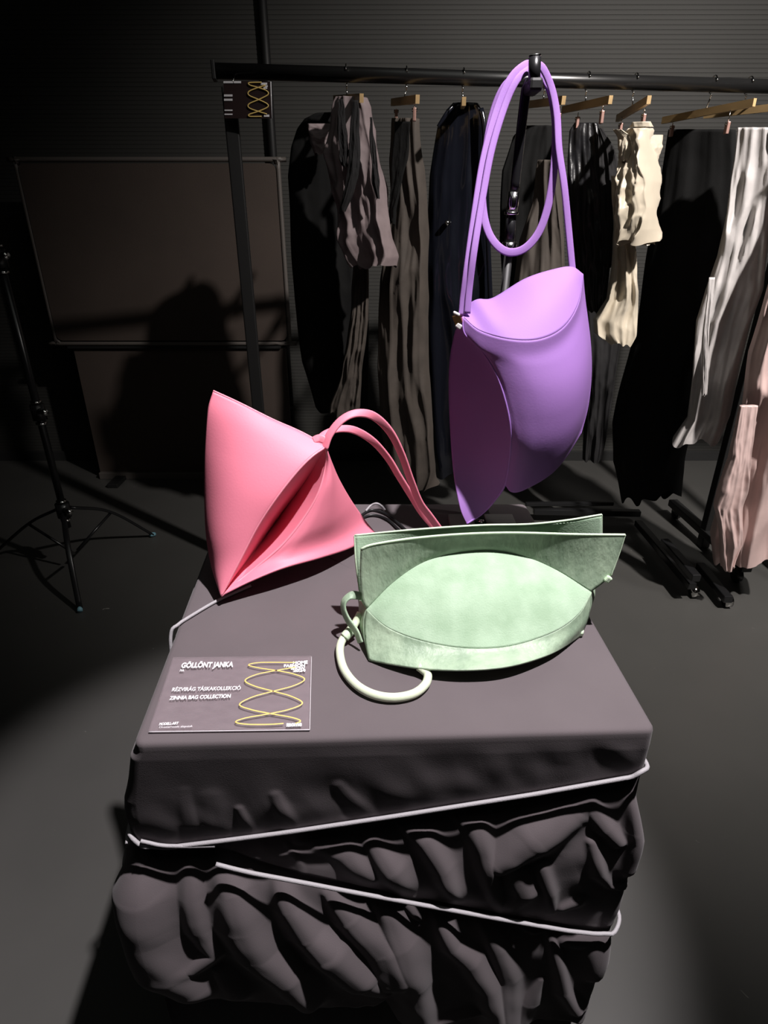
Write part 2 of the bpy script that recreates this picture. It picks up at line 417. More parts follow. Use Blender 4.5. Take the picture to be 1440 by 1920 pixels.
# ------------------------------------------------------------------ garments
def fold(u, v, seed, k, drift):
    """creased fabric height 0..1"""
    h = 0.0
    for i in range(k):
        rs = seed*7.3+i*3.1
        f = 1.2+i*1.15
        ph = rs+drift*.5*math.sin(v*(.7+i*.35)+rs)+.55*drift*noise.noise(Vector((u*1.2, v*1.3, rs)))
        h += (1-abs(math.sin(math.pi*f*u+ph)))**1.4/(1+i*.4)
    c = abs(noise.noise(Vector((u*1.8+v*.9, v*1.1-u*.9, seed*1.9))))+.3*abs(noise.noise(Vector((u*3.4-v, v*2.0+u*1.6, seed*2.9))))
    return h*.8+(1-c*2.4)*drift*.6
def garment(name, rows, Yl, Yr, depth, m, parent, seed=1, amp=.012, k=4, drift=1.2, hemj=6, nv=110, nu=88, open_=True, wr=.0015):
    """closed drape of cloth; rows = (py, left px, right px) seen at distances Yl, Yr"""
    pys = [r[0] for r in rows]; xs0 = [r[1] for r in rows]; xs1 = [r[2] for r in rows]
    V = []; Fc = []
    for j in range(nv+1):
        v = j/nv; py = pys[0]+(pys[-1]-pys[0])*v
        x0 = np.interp(py, pys, xs0); x1 = np.interp(py, pys, xs1)
        jit = (noise.noise(Vector((v*5, seed*2.2, 0)))*hemj*.5, noise.noise(Vector((v*5, seed*3.7, 9)))*hemj*.5)
        x0 += jit[0]; x1 += jit[1]
        for i in range(nu):
            a = 2*math.pi*i/nu
            u = .5-.5*math.cos(a)
            front = math.sin(a)
            pe = py + (hemj*noise.noise(Vector((u*4, seed, front))) if v > .85 else 0)*((v-.85)/.15 if v > .85 else 0)*2.2
            pl = P(x0, pe, Yl); pr = P(x1, pe, Yr)
            c = pl.lerp(pr, u)
            d = (pr-pl); nrm = Vector((-d.y, d.x, 0)).normalized()
            if nrm.y > 0: nrm = -nrm
            grow = min(1, .35+v*1.3)
            s = math.copysign(abs(front)**.75, front)
            hh = fold(u+(.3 if front < 0 else 0), v*3, seed, k, drift)*amp
            cr_ = wr*noise.noise(Vector((u*9, v*22, seed)))
            c = c+nrm*(s*depth*.5*grow+(hh+cr_)*(1 if front >= 0 else -1)*min(1, abs(front)*3)*grow)
            V.append(c)
    for j in range(nv):
        for i in range(nu):
            Fc.append((j*nu+i, (j+1)*nu+i, (j+1)*nu+(i+1) % nu, j*nu+(i+1) % nu))
    Fc.append(tuple(range(nu)))
    return mesh(name, V, Fc, m, parent)
def wear(name, label, cat, px, py, Y, group=None):
    q = P(px, py, Y); return thing(name, label, cat, q, group)
G = 'garments hanging on the black rack'
def gy(px, d=0): return barP(px).y+d

t = wear('black_coat', 'black wool coat with rounded shoulder at the left end of the rack', 'coat', 600, 250, 2.46, G)
garment('coat_body', [(212, 592, 640), (222, 572, 655), (240, 558, 664), (275, 546, 668), (330, 539, 672), (450, 545, 676), (560, 552, 690), (680, 566, 690), (765, 592, 688)], 2.47, 2.53, .13, M['black_cloth'], t, 1, .012)
garment('collar_lining', [(232, 578, 642), (250, 580, 640), (270, 584, 636), (287, 590, 628)], 2.32, 2.36, .02, M['mauve'], t, 3, .006, nv=40)
t = wear('mauve_jacket', 'crumpled dusty mauve jacket with dark straps, second garment from the left of the rack', 'jacket', 680, 200, 2.28, G)
garment('jacket_body', [(182, 634, 682), (200, 626, 692), (240, 618, 700), (290, 611, 706), (340, 630, 714), (400, 641, 724), (450, 640, 733), (482, 655, 740), (498, 668, 738)], 2.24, 2.17, .08, M['mauve'], t, 5, .022, 4, 1.6)
garment('front_strap', [(186, 634, 644), (240, 632, 650), (290, 636, 655), (310, 640, 652)], 2.11, 2.11, .012, M['charcoal'], t, 6, .003, 2, nv=40)
garment('front_strap', [(188, 660, 672), (260, 655, 676), (330, 652, 674), (370, 643, 660), (395, 638, 648)], 2.10, 2.10, .012, M['charcoal'], t, 7, .003, 2, nv=50)
garment('side_stripe', [(220, 692, 697), (280, 694, 706), (340, 698, 712), (372, 706, 712)], 2.10, 2.10, .012, M['charcoal'], t, 8, .003, 2, nv=40)
t = wear('grey_trousers', 'dim grey trousers hanging low under the mauve jacket', 'trousers', 680, 500, 2.36, G)
garment('trouser_leg', [(495, 662, 690), (600, 655, 690), (700, 640, 678), (760, 620, 675), (776, 618, 672)], 2.30, 2.30, .06, M['taupe'], t, 9, .014)
t = wear('taupe_trousers', 'wrinkled taupe trousers hanging from clips with a black waist panel', 'trousers', 765, 225, 2.34, G)
garment('trouser_body', [(222, 738, 784), (300, 732, 789), (360, 735, 796), (450, 726, 800), (520, 716, 800), (600, 714, 796), (700, 712, 800), (800, 716, 812), (880, 728, 815), (915, 780, 806)], 2.38, 2.31, .07, M['taupe'], t, 11, .020, 4, 1.6)
garment('waist_panel', [(228, 740, 771), (300, 735, 765), (350, 735, 750), (420, 731, 741)], 2.21, 2.19, .012, M['black_cloth'], t, 12, .003, 2, nv=40)
t = wear('vinyl_coat', 'glossy black vinyl coat hanging left of the purple straps', 'coat', 865, 200, 2.36, G)
garment('coat_body', [(193, 852, 896), (205, 838, 903), (235, 822, 907), (330, 806, 910), (450, 798, 914), (600, 795, 920), (750, 800, 925), (885, 815, 920)], 2.48, 2.43, .07, M['vinyl'], t, 14, .014, 3, 1.0)
sweep('highlight_tube', [P(902, 204, 2.40), P(908, 240, 2.39), P(911, 330, 2.38), P(915, 450, 2.38), P(921, 600, 2.38)], circ(.009, 12), M['vinyl'], t, 50)  # no real seam: tubes added on two coat edges to catch highlight lines
sweep('highlight_tube', [P(852, 196, 2.42), P(838, 212, 2.41), P(822, 238, 2.41)], circ(.007, 12), M['vinyl'], t, 30)
q = P(839, 418, 2.40); bar('snap_button', q, q+Vector((0, .02, 0)), .009, M['chrome'], t, 14)
t = wear('black_blouse', 'matt black blouse seen between the two purple straps', 'blouse', 1000, 240, 2.44, G)
garment('blouse_body', [(236, 985, 1038), (255, 962, 1042), (320, 942, 1044), (450, 936, 1046), (560, 945, 1050), (700, 950, 1050)], 2.54, 2.50, .08, M['black_cloth'], t, 16, .016)
t = wear('brown_trousers', 'dark brown trousers hanging behind the open purple strap loop', 'trousers', 1010, 300, 2.34, G)
garment('trouser_leg', [(300, 1012, 1046), (380, 1000, 1052), (450, 975, 1058), (560, 958, 1060), (700, 960, 1060), (830, 965, 1055)], 2.36, 2.30, .07, M['taupe'], t, 17, .018, 4, 1.4)
t = wear('leather_jacket', 'black leather jacket with a grey panel right of the purple straps', 'jacket', 1100, 235, 2.38, G)
garment('jacket_body', [(231, 1078, 1120), (245, 1068, 1124), (300, 1062, 1132), (400, 1064, 1140), (480, 1068, 1144), (560, 1082, 1142), (582, 1105, 1138)], 2.53, 2.49, .06, M['leather'], t, 18, .016)
garment('grey_panel', [(240, 1122, 1130), (275, 1120, 1152), (330, 1122, 1162), (420, 1126, 1160), (500, 1128, 1146)], 2.46, 2.45, .03, M['charcoal'], t, 19, .008)
t = wear('navy_trousers', 'very dark trousers hanging low behind the purple bag', 'trousers', 1120, 560, 2.42, G)
garment('trouser_leg', [(540, 1098, 1150), (640, 1095, 1162), (740, 1098, 1150), (860, 1092, 1128)], 2.66, 2.64, .05, M['charcoal'], t, 20, .014)
t = wear('cream_blouse', 'bright cream satin blouse with cap sleeve on the rack', 'blouse', 1190, 240, 2.30, G)
garment('blouse_body', [(228, 1201, 1206), (245, 1190, 1210), (262, 1180, 1212), (300, 1178, 1220), (340, 1172, 1223), (390, 1163, 1223), (430, 1172, 1220), (456, 1178, 1213)], 2.32, 2.24, .08, M['cream'], t, 21, .024, 3, 1.8)
garment('cap_sleeve', [(253, 1212, 1243), (275, 1214, 1238), (292, 1216, 1228), (302, 1219, 1224)], 2.26, 2.30, .03, M['cream'], t, 22, .004, 2, .6, 2, nv=40, wr=0)
garment('collar', [(243, 1150, 1166), (258, 1158, 1188), (280, 1160, 1186), (302, 1170, 1182)], 2.30, 2.27, .03, M['cream'], t, 23, .006, 3, .6, 2, nv=40, wr=0)
t = wear('cream_dress', 'beige satin dress hem hanging lower behind the cream blouse', 'dress', 1160, 350, 2.40, G)
garment('dress_body', [(330, 1146, 1170), (430, 1150, 1190), (500, 1146, 1195), (560, 1138, 1195), (600, 1112, 1195), (625, 1115, 1194), (641, 1140, 1184)], 2.41, 2.39, .05, M['cream'], t, 25, .020, 3, 1.5)
t = wear('wide_black_trousers', 'wide black trousers, the broadest dark garment on the rack', 'trousers', 1310, 240, 2.5, G)
garment('trouser_body', [(243, 1252, 1378), (300, 1244, 1380), (400, 1228, 1376), (500, 1212, 1366), (600, 1196, 1352), (700, 1172, 1325), (790, 1150, 1300), (860, 1148, 1285), (930, 1170, 1275)], 2.70, 2.50, .11, M['black_cloth'], t, 26, .018, 4, 1.0, hemj=12)
t = wear('silver_trousers', 'shiny crumpled silver satin trousers near the right rack post', 'trousers', 1420, 240, 2.42, G)
garment('trouser_leg', [(240, 1382, 1470), (300, 1376, 1470), (400, 1364, 1452), (480, 1345, 1440), (540, 1322, 1432), (600, 1304, 1410), (700, 1300, 1386), (780, 1290, 1368), (822, 1262, 1350)], 2.36, 2.28, .09, M['silver'], t, 28, .024, 4, 1.8)
garment('side_ribbon', [(520, 1330, 1340), (620, 1318, 1330), (740, 1316, 1324)], 2.22, 2.22, .01, M['silver'], t, 29, .004, 2, nv=40)
# second rack (mostly outside the view) with the blush garment
r2 = thing('side_rack', 'second black clothes rack just outside the right edge', 'clothes rack', (1.95, 2.1, 0))
bar('rail', (1.42, 2.14, 1.72), (2.5, 2.06, 1.72), .018, M['black_metal'], r2)
box('post', (2.47, 2.06, .86), (.04, .04, 1.70), M['black_matt'], r2)
box('post', (1.72, 2.12, .86), (.04, .04, 1.70), M['black_matt'], r2)
for (x, y) in ((2.47, 2.06), (1.72, 2.12)): box('foot', (x, y, .02), (.05, .6, .04), M['black_matt'], r2)
t = wear('blush_gown', 'long blush pink satin gown hanging in front of the right rack post', 'gown', 1480, 420, 2.12)
garment('gown_body', [(200, 1545, 1600), (350, 1500, 1640), (480, 1455, 1600), (560, 1432, 1560), (660, 1402, 1540), (760, 1392, 1520), (850, 1372, 1500), (930, 1352, 1490), (1000, 1332, 1480), (1040, 1336, 1470)], 2.16, 2.06, .12, M['blush'], t, 31, .030, 4, 1.6, nv=150, nu=120)
garment('front_tail', [(760, 1388, 1420), (860, 1368, 1405), (950, 1340, 1392), (1020, 1352, 1390), (1064, 1356, 1372)], 2.02, 2.02, .03, M['blush'], t, 33, .012, 3, 1.3)
bar('hook', P(1572, 200, 2.10), (P(1572, 200, 2.10).x, 2.12, 1.70), .003, M['chrome'], t)

# ------------------------------------------------------------------ plinth with draped cloth
FL = Vector((-.264, .471)); FR = Vector((.294, .491)); BR = Vector((.271, 1.065)); BL = Vector((-.303, 1.065))
fd = (FR-FL); FW = fd.length; fdn = fd.normalized(); fn = Vector((fdn.y, -fdn.x))   # outward normal of the front face
def FS(px, py):
    """(s, z) on the front face of the plinth"""
    r = ray(px, py); den = r.x*fn.x+r.y*fn.y
    t = (FL.x*fn.x+FL.y*fn.y)/den
    p = Vector((0, 0, CAMH))+r*t
    return ((Vector((p.x, p.y))-FL).dot(fdn), p.z)
pl = thing('display_plinth', 'square display plinth wrapped in gathered charcoal cloth tied with grey cord', 'plinth', (0, .77, 0))
cc = [FL, FR, BR, BL]
# perimeter samples
R = .012
R = .010
per = []      # x, y, nx, ny, side, s
cen = (FL+FR+BR+BL)/4
counts = [420, 110, 60, 130]
for i in range(4):
    a, b = cc[i], cc[(i+1) % 4]; d = (b-a); L = d.length; d = d.normalized(); n = Vector((d.y, -d.x))
    for k in range(counts[i]):
        s = R+(L-2*R)*k/(counts[i]-1); p = a+d*s
        per.append((p.x-n.x*0, p.y-n.y*0, n.x, n.y, i, s))
    c = cc[(i+2) % 4]; d2 = (c-b).normalized(); n2 = Vector((d2.y, -d2.x))
    a0 = math.atan2(n.y, n.x); a1 = math.atan2(n2.y, n2.x)
    while a1 < a0: a1 += 2*math.pi
    cenp = b-d*R+d2*R - n2*0
    cenp = b - n*R - n2*R
    for k in range(1, 10):
        an = a0+(a1-a0)*k/10; per.append((cenp.x+R*math.cos(an), cenp.y+R*math.sin(an), math.cos(an), math.sin(an), i, L))
per = np.array(per); NP = len(per)
tperi = np.arange(NP)
# cords on the front face
def lin(pts):
    q = [FS(*p) for p in pts]; return np.array([p[0] for p in q]), np.array([p[1] for p in q])
c1s, c1z = lin([(262, 1568), (300, 1580), (350, 1583), (420, 1573), (740, 1525), (1000, 1484), (1180, 1452), (1222, 1441)])
c2s, c2z = lin([(262, 1578), (330, 1588), (420, 1599), (560, 1626), (740, 1659), (900, 1689), (1050, 1717), (1100, 1723), (1146, 1721)])
hs, hz = lin([(250, 1760), (284, 1795), (350, 1822), (480, 1852), (600, 1864), (700, 1862), (722, 1850), (745, 1885), (800, 1908), (880, 1902), (940, 1902), (990, 1892), (1040, 1885), (1100, 1895)])
# strokes: ridges of the gathered cloth on the front face
def c6(pts): return [(200+x*.375, 1350+y*.375, w*.375) for x, y, w in pts]
def c7(pts): return [(700+x*.389, 1350+y*.389, w*.389) for x, y, w in pts]
strokes = [
 (c6([(600, 700, 30), (690, 820, 55), (740, 960, 75), (800, 1080, 85), (920, 1180, 90), (1010, 1310, 70)]), 1.0),
 (c6([(870, 770, 30), (930, 880, 50), (1020, 990, 75), (1130, 1070, 110), (1260, 1170, 110), (1380, 1250, 60)]), 1.0),
 (c6([(480, 690, 30), (530, 830, 35), (575, 980, 40), (640, 1090, 35), (560, 1150, 40)]), 1.0),
 (c6([(160, 650, 40), (250, 730, 70), (330, 860, 95), (370, 1020, 100), (450, 1180, 110), (540, 1260, 90)]), .75),
 (c6([(80, 900, 60), (180, 1000, 60), (260, 1110, 80)]), .8),
 (c6([(440, 350, 20), (480, 520, 30)]), .3),
 (c6([(690, 440, 15), (740, 560, 25), (795, 655, 22)]), .7),
 (c6([(905, 640, 12), (965, 700, 22), (990, 780, 14)]), .9),
 (c6([(850, 370, 20), (920, 520, 35), (965, 620, 25)]), .6),
 (c6([(560, 380, 40), (600, 540, 50)]), .25),
 (c6([(1180, 500, 20), (1245, 575, 22)]), .6),
 (c6([(1060, 640, 35), (1200, 660, 60), (1300, 760, 50)]), .7),
 (c6([(1110, 830, 30), (1230, 930, 70), (1380, 1060, 100), (1440, 1180, 110)]), .8),
 (c6([(660, 1170, 30), (720, 1290, 55)]), .6),
 (c6([(1160, 330, 25), (1290, 470, 40), (1370, 520, 25)]), .35),
 (c7([(140, 520, 25), (250, 570, 50), (330, 680, 45), (390, 830, 30)]), 1.0),
 (c7([(310, 900, 30), (370, 1020, 45), (460, 1090, 60), (540, 1200, 60), (590, 1400, 60)]), 1.0),
 (c7([(400, 475, 25), (500, 520, 50), (545, 680, 45), (590, 830, 30), (610, 900, 20)]), 1.0),
 (c7([(0, 600, 40), (90, 690, 60), (170, 830, 45), (210, 900, 25)]), .9),
 (c7([(60, 860, 50), (130, 1000, 75), (190, 1180, 85), (230, 1400, 70)]), .9),
 (c7([(600, 650, 60), (760, 540, 90), (950, 440, 70), (1030, 400, 50)]), .8),
 (c7([(1030, 400, 40), (1090, 500, 40), (1130, 560, 30)]), .9),
 (c7([(640, 640, 50), (700, 780, 60), (640, 870, 40)]), .7),
 (c7([(780, 660, 30), (820, 780, 28), (830, 880, 20)]), .8),
 (c7([(1010, 560, 20), (1040, 700, 30), (1090, 770, 18), (1190, 780, 14)]), .9),
 (c7([(1250, 360, 30), (1250, 520, 60), (1200, 680, 50)]), .8),
 (c7([(680, 950, 16), (760, 980, 20), (820, 970, 20)]), .9),
 (c7([(825, 980, 18), (870, 1120, 30), (900, 1240, 38), (970, 1330, 35)]), 1.0),
 (c7([(520, 930, 28), (590, 1050, 45), (640, 1180, 55), (640, 1400, 70)]), .7),
 (c7([(790, 1190, 20), (740, 1300, 50), (690, 1420, 50)]), .6),
 (c7([(920, 1010, 50), (1040, 1010, 70), (1060, 1160, 60)]), .6),
 (c7([(240, 1400, 28), (380, 1350, 30), (510, 1310, 26)]), 1.0),
 (c7([(880, 860, 30), (950, 840, 30)]), .6),
]
MPP = .00073
def stroke_field(S, Z):
    H = np.zeros_like(S)
    for pts, amp in strokes:
        q = [(*FS(p[0], p[1]), p[2]*MPP) for p in pts]
        best = np.zeros_like(S)
        for (a, b) in zip(q[:-1], q[1:]):
            dx, dz = b[0]-a[0], b[1]-a[1]; L2 = dx*dx+dz*dz+1e-9
            t = np.clip(((S-a[0])*dx+(Z-a[1])*dz)/L2, 0, 1)
            D = np.hypot(S-(a[0]+dx*t), Z-(a[1]+dz*t)); wd = (a[2]+(b[2]-a[2])*t)
            x = D/(wd*1.05)
            best = np.maximum(best, np.exp(-x**2.6)*wd*amp*.92)
        H = np.maximum(H, best)+.25*np.minimum(H, best)
    return H
def sstep(x): x = np.clip(x, 0, 1); return x*x*(3-2*x)
def rec(d, a, L):
    """cloth sucked in just under a cord, easing out further down"""
    e = np.clip(-d, 0, None); return a*(1-np.exp(-(e/.008)**2))*np.exp(-(e/L)**1.3)
def cloth(per_, Z, calm=1.0):
    """positions of the cloth for perimeter rows per_ (N,6) at heights Z (N,)"""
    nx, ny, side, s = per_[:, 2], per_[:, 3], per_[:, 4], per_[:, 5]
    wf = np.clip(nx*fn.x+ny*fn.y, 0, 1)**2
    px_, py_ = per_[:, 0], per_[:, 1]
    S = (px_-FL.x)*fdn.x+(py_-FL.y)*fdn.y
    S = np.clip(S, 0, FW)
    z1 = np.interp(S, c1s, c1z); z2 = np.interp(S, c2s, c2z)
    z2 = np.minimum(z2, z1-.004)
    d1 = Z-z1; d2 = Z-z2
    pin = (1-np.exp(-(d1/np.where(d1 < 0, .040, .028))**2))*(1-.85*np.exp(-(d2/.024)**2))
    above = sstep(d1/.10)                  # calm cloth close to the top edge
    below1 = sstep(-d1/.13); below2 = sstep(-d2/.13)
    base = .0006+.010*below1+.006*below2
    H = stroke_field(S, Z)*calm
    nz = np.array([noise.noise(Vector((a*14, b*9, 3.1)))+.5*noise.noise(Vector((a*34+b*12, b*22, 7.7))) for a, b in zip(S, Z)])
    df = (base+H*(1-.85*above)+nz*(.004*(1-above)+.0004)*calm)*(.12+.88*pin) - (rec(d1, .017, .055)+rec(d2, .009, .030))*calm*np.clip(1+nz*.8, .2, 1.8) + .007*np.exp(-(d2/.03)**2)*sstep(-d1/.05)
    # other sides: plain vertical gathers
    u = np.where(side == 1, py_*1.0, np.where(side == 2, px_*1.0, py_*1.3+2))
    nz2 = np.array([noise.noise(Vector((a*26+b*6, b*5, 1.3))) for a, b in zip(u, Z)])
    ds = (base+.016*(nz2+.3)*(1-above))*(.12+.88*pin)*np.where(side <= 1, np.clip((py_-.49)/.25, 0, 1), 1)
    d = wf*df+(1-wf)*ds
    # slack at the left edge, tucked right edge
    zl = np.array([.30, .42, .47, .55, .62, .665, .70, .72, .76, .82, .885, .91]); ol = np.array([.040, .040, .048, .058, .060, .056, .046, .034, .034, .030, .010, 0.0])
    offl = np.interp(Z, zl, ol)
    wl = np.clip(1-((px_-(-.29))/.20), 0, 1)**1.5
    zr = np.array([.30, .45, .62, .74, .80, .91]); orr = np.array([-.004, .0, .010, .012, .0, 0.0])
    wr_ = np.clip(1-((.285-px_)/.14), 0, 1)
    X = px_+nx*d-offl*wl+np.interp(Z, zr, orr)*wr_
    Y = py_+ny*d
    return X, Y
# rows
zt = [(TOP, .0065), (TOP-.0008, .0030), (TOP-.0028, .0008), (TOP-.006, 0)]
NZ = 250
V = []; 
hem_f = np.interp(np.clip((per[:, 0]-FL.x)*fdn.x+(per[:, 1]-FL.y)*fdn.y, 0, FW), hs, hz)
hem_o = .44+.03*np.sin(tperi*.11)
wfr = np.clip(per[:, 2]*fn.x+per[:, 3]*fn.y, 0, 1)**2
hem = wfr*hem_f+(1-wfr)*np.where(per[:, 0] < -.2, hem_f[0], hem_o)
hem = hem+.004*np.array([noise.noise(Vector((x*60, y*40, 0))) for x, y in per[:, :2]])
grid = []
# base ring positions of top edge
for (z, ins) in zt[:]:
    X, Y = cloth(per, np.full(NP, z))
    grid.append([(per[i, 0]-per[i, 2]*ins, per[i, 1]-per[i, 3]*ins, z) for i in range(NP)])
ztop = TOP-.012
for j in range(NZ+1):
    v = j/NZ
    Z = ztop+(hem-ztop)*v
    X, Y = cloth(per, Z)
    bl = min(1, (j+1)/8)
    grid.append([(per[i, 0]+(X[i]-per[i, 0])*bl, per[i, 1]+(Y[i]-per[i, 1])*bl, Z[i]) for i in range(NP)])
caps = []
for k in (.05, .3, .6, .85):
    caps.append([(x+(cen.x-x)*k, y+(cen.y-y)*k, TOP) for x, y, z in grid[0]])
grid = caps[::-1]+grid
V = [p for row in grid for p in row]; nr = len(grid)
Fc = [(j*NP+i, (j+1)*NP+i, (j+1)*NP+(i+1) % NP, j*NP+(i+1) % NP) for j in range(nr-1) for i in range(NP)]
Fc.append(tuple(range(NP)))
cv = mesh('cloth_cover', V, Fc, M['plinth_cloth'], pl)
sm = cv.modifiers.new('thickness', 'SOLIDIFY'); sm.thickness = .0016; sm.offset = -1
# core box and underskirt
cx4 = [(p+(cen-p).normalized()*.04) for p in cc]
V = [(p.x, p.y, 0.0) for p in cx4]+[(p.x, p.y, TOP-.006) for p in cx4]
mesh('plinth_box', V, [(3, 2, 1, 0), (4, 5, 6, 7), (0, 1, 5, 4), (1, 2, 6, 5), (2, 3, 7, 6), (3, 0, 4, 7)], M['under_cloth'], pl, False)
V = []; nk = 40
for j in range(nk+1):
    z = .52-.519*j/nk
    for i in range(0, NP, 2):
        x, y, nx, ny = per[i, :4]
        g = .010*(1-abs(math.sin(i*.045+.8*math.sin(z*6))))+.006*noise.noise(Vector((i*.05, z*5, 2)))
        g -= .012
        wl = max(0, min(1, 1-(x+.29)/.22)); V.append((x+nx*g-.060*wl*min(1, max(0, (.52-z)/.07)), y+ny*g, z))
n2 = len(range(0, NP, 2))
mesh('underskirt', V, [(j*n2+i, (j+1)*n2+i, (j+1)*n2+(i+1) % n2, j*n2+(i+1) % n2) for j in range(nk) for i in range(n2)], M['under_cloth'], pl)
# cords
def cord(sel, zfun, name='binding_cord', extra=.0038, r=.0026, closed=True):
    rows = per[sel]; Z = np.array([zfun(row) for row in rows]); X, Y = cloth(rows, Z, 0)
    pts = [(X[i]+rows[i, 2]*extra, Y[i]+rows[i, 3]*extra, Z[i]) for i in range(len(rows))]
    o = sweep(name, pts, circ(r, 10), M['cord'], pl, 500, closed); return o
def zloop(cs, cz, zb):
    def f(row):
        S = (row[0]-FL.x)*fdn.x+(row[1]-FL.y)*fdn.y
        if row[4] == 0 and row[5] < FW: return float(np.interp(S, cs, cz))
        if row[4] <= 1: k = (row[1]-FR.y)/(BR.y-FR.y); return float(cz[-1]+(zb-cz[-1])*max(0, min(1, k)))
        if row[4] == 2: return zb
        k = (row[1]-FL.y)/(BL.y-FL.y); return float(cz[0]+(zb-cz[0])*max(0, min(1, k)))
    return f
idx = list(range(0, NP, 6))
cord(idx, zloop(c1s, c1z, .74))
cord([i for i in idx if not (per[i, 4] == 0 and per[i, 5] < FS(415, 1598)[0])], zloop(c2s, c2z-.001, .60), extra=.0085, closed=False)
# second short strand at the left corner
sidx = [i for i in range(0, 420, 6) if per[i, 5] < .085]
s2s, s2z = lin([(262, 1556), (300, 1568), (340, 1579), (380, 1580)])
cord(sidx, lambda row: float(np.interp(row[5], s2s, s2z)), 'cord_strand', .0045, .0022, False)
# cord across the left part of the top
pts = [PZ(470, 1098, TOP+.003), PZ(408, 1126, TOP+.003), PZ(350, 1160, TOP+.003), PZ(333, 1172, TOP+.002)]
e = PZ(333, 1172, TOP)
pts += [Vector((e.x-.006, e.y-.01, TOP-.004)), Vector((e.x-.008, e.y-.02, TOP-.04)), Vector((e.x-.012, e.y-.03, TOP-.16))]
sweep('top_cord', pts, circ(.0024, 10), M['cord'], pl, 90)

# ------------------------------------------------------------------ label card on the plinth
BLc = Vector((-.2512, .4860, 0)); uc = Vector((.1715, .0030, 0)); vc = Vector((-.0110, .1205, 0))
CZ = TOP+.0008
card = thing('label_card', 'clear acrylic label card with white text and yellow looping line on the plinth', 'label card', (BLc.x, BLc.y, TOP))
o = [BLc, BLc+uc, BLc+uc+vc, BLc+vc]; th = .003
V = [(p.x, p.y, CZ) for p in o]+[(p.x, p.y, CZ+th) for p in o]
cb = mesh('acrylic_sheet', V, [(3, 2, 1, 0), (4, 5, 6, 7), (0, 1, 5, 4), (1, 2, 6, 5), (2, 3, 7, 6), (3, 0, 4, 7)], M['acrylic'], card, False)
M['edge'] = mat('acrylic_edge', (0.6, 0.58, 0.6), 0.2, bump=0.02)
sweep('sheet_edge', [(p.x, p.y, CZ+th*.5) for p in (o[0], o[0].lerp(o[1], .5), o[1])], circ(.0007, 6), M['edge'], card, 30)
sweep('sheet_edge', [(p.x, p.y, CZ+th*.5) for p in (o[1], o[1].lerp(o[2], .5), o[2])], circ(.0005, 6), M['edge'], card, 30)
ZT = CZ+th+.0004
def text_mesh(txt, bold=.02):
    c = bpy.data.curves.new('t', 'FONT'); c.body = txt; c.size = 1; c.offset = bold; c.extrude = 0; c.resolution_u = 3
    ob = bpy.data.objects.new('t', c); sc.collection.objects.link(ob)
    dg = bpy.context.evaluated_depsgraph_get(); dg.update()
    me = bpy.data.meshes.new_from_object(ob.evaluated_get(dg)); 
    vs = [v.co.copy() for v in me.vertices]; fs = [tuple(p.vertices) for p in me.polygons]
    bpy.data.objects.remove(ob); bpy.data.curves.remove(c); bpy.data.meshes.remove(me)
    return vs, fs
def print_text(txt, p0, p1, cap, parent, bold=.025):
    vs, fs = text_mesh(txt, bold)
    a = PZ(*p0, ZT); b = PZ(*p1, ZT); up = (PZ(p0[0], p0[1]-cap, ZT)-a).length
    x0 = min(v.x for v in vs); x1 = max(v.x for v in vs)
    vd = (vc.normalized()*1.0)
    W = [a+(b-a)*((v.x-x0)/(x1-x0))+vd*(v.y/.70*up) for v in vs]
    return mesh('printed_text', W, fs, M['ink_white'], parent, False)
print_text('GÖLLÖNT JANKA', (339, 1252), (437, 1250), 9, card, .04)
print_text('MA', (337, 1259), (345, 1259), 4, card)
print_text('RÉZVIRÁG TÁSKAKOLLEKCIÓ', (322, 1296), (451, 1293), 6.5, card, .02)
print_text('ZINNIA BAG COLLECTION', (317, 1312), (432, 1308), 6.5, card, .035)
print_text('MODELL-ART', (298, 1360), (334, 1358), 4.5, card, .04)
print_text('Divattervezés alapszak', (298, 1365), (361, 1363), 3.5, card, .0)
print_text('MOME', (549, 1246), (577, 1244), 5.5, card, .05)
print_text('FASHION', (532, 1251), (572, 1250), 5, card, .05)
print_text('SHOW', (545, 1255.5), (572, 1255), 4.5, card, .05)
print_text('2024', (549, 1260), (573, 1259), 4.5, card, .05)
print_text('mome', (537, 1362), (566, 1361), 8, card, .06)
def k5(pts): return [PZ(240+x*.2778, 1200+y*.2778, ZT) for x, y in pts]
LA = [(1130, 152), (900, 152), (812, 168), (880, 188), (1000, 206), (1120, 230), (1192, 265), (1120, 308), (980, 346), (840, 385), (752, 435), (830, 470), (960, 497), (1100, 522), (1165, 546), (1130, 564)]
LB = [(1130, 183), (1000, 206), (870, 232), (790, 272), (850, 310), (980, 346), (1100, 380), (1177, 425), (1100, 465), (960, 497), (800, 525), (725, 553), (800, 569), (950, 570), (1050, 564)]
for L_ in (LA, LB):
    sweep('yellow_line', k5(L_), [(-.00085, 0), (.00085, 0), (.00085, .0002), (-.00085, .0002)], M['ink_yellow'], card, 160, up=(0, 0, 1))

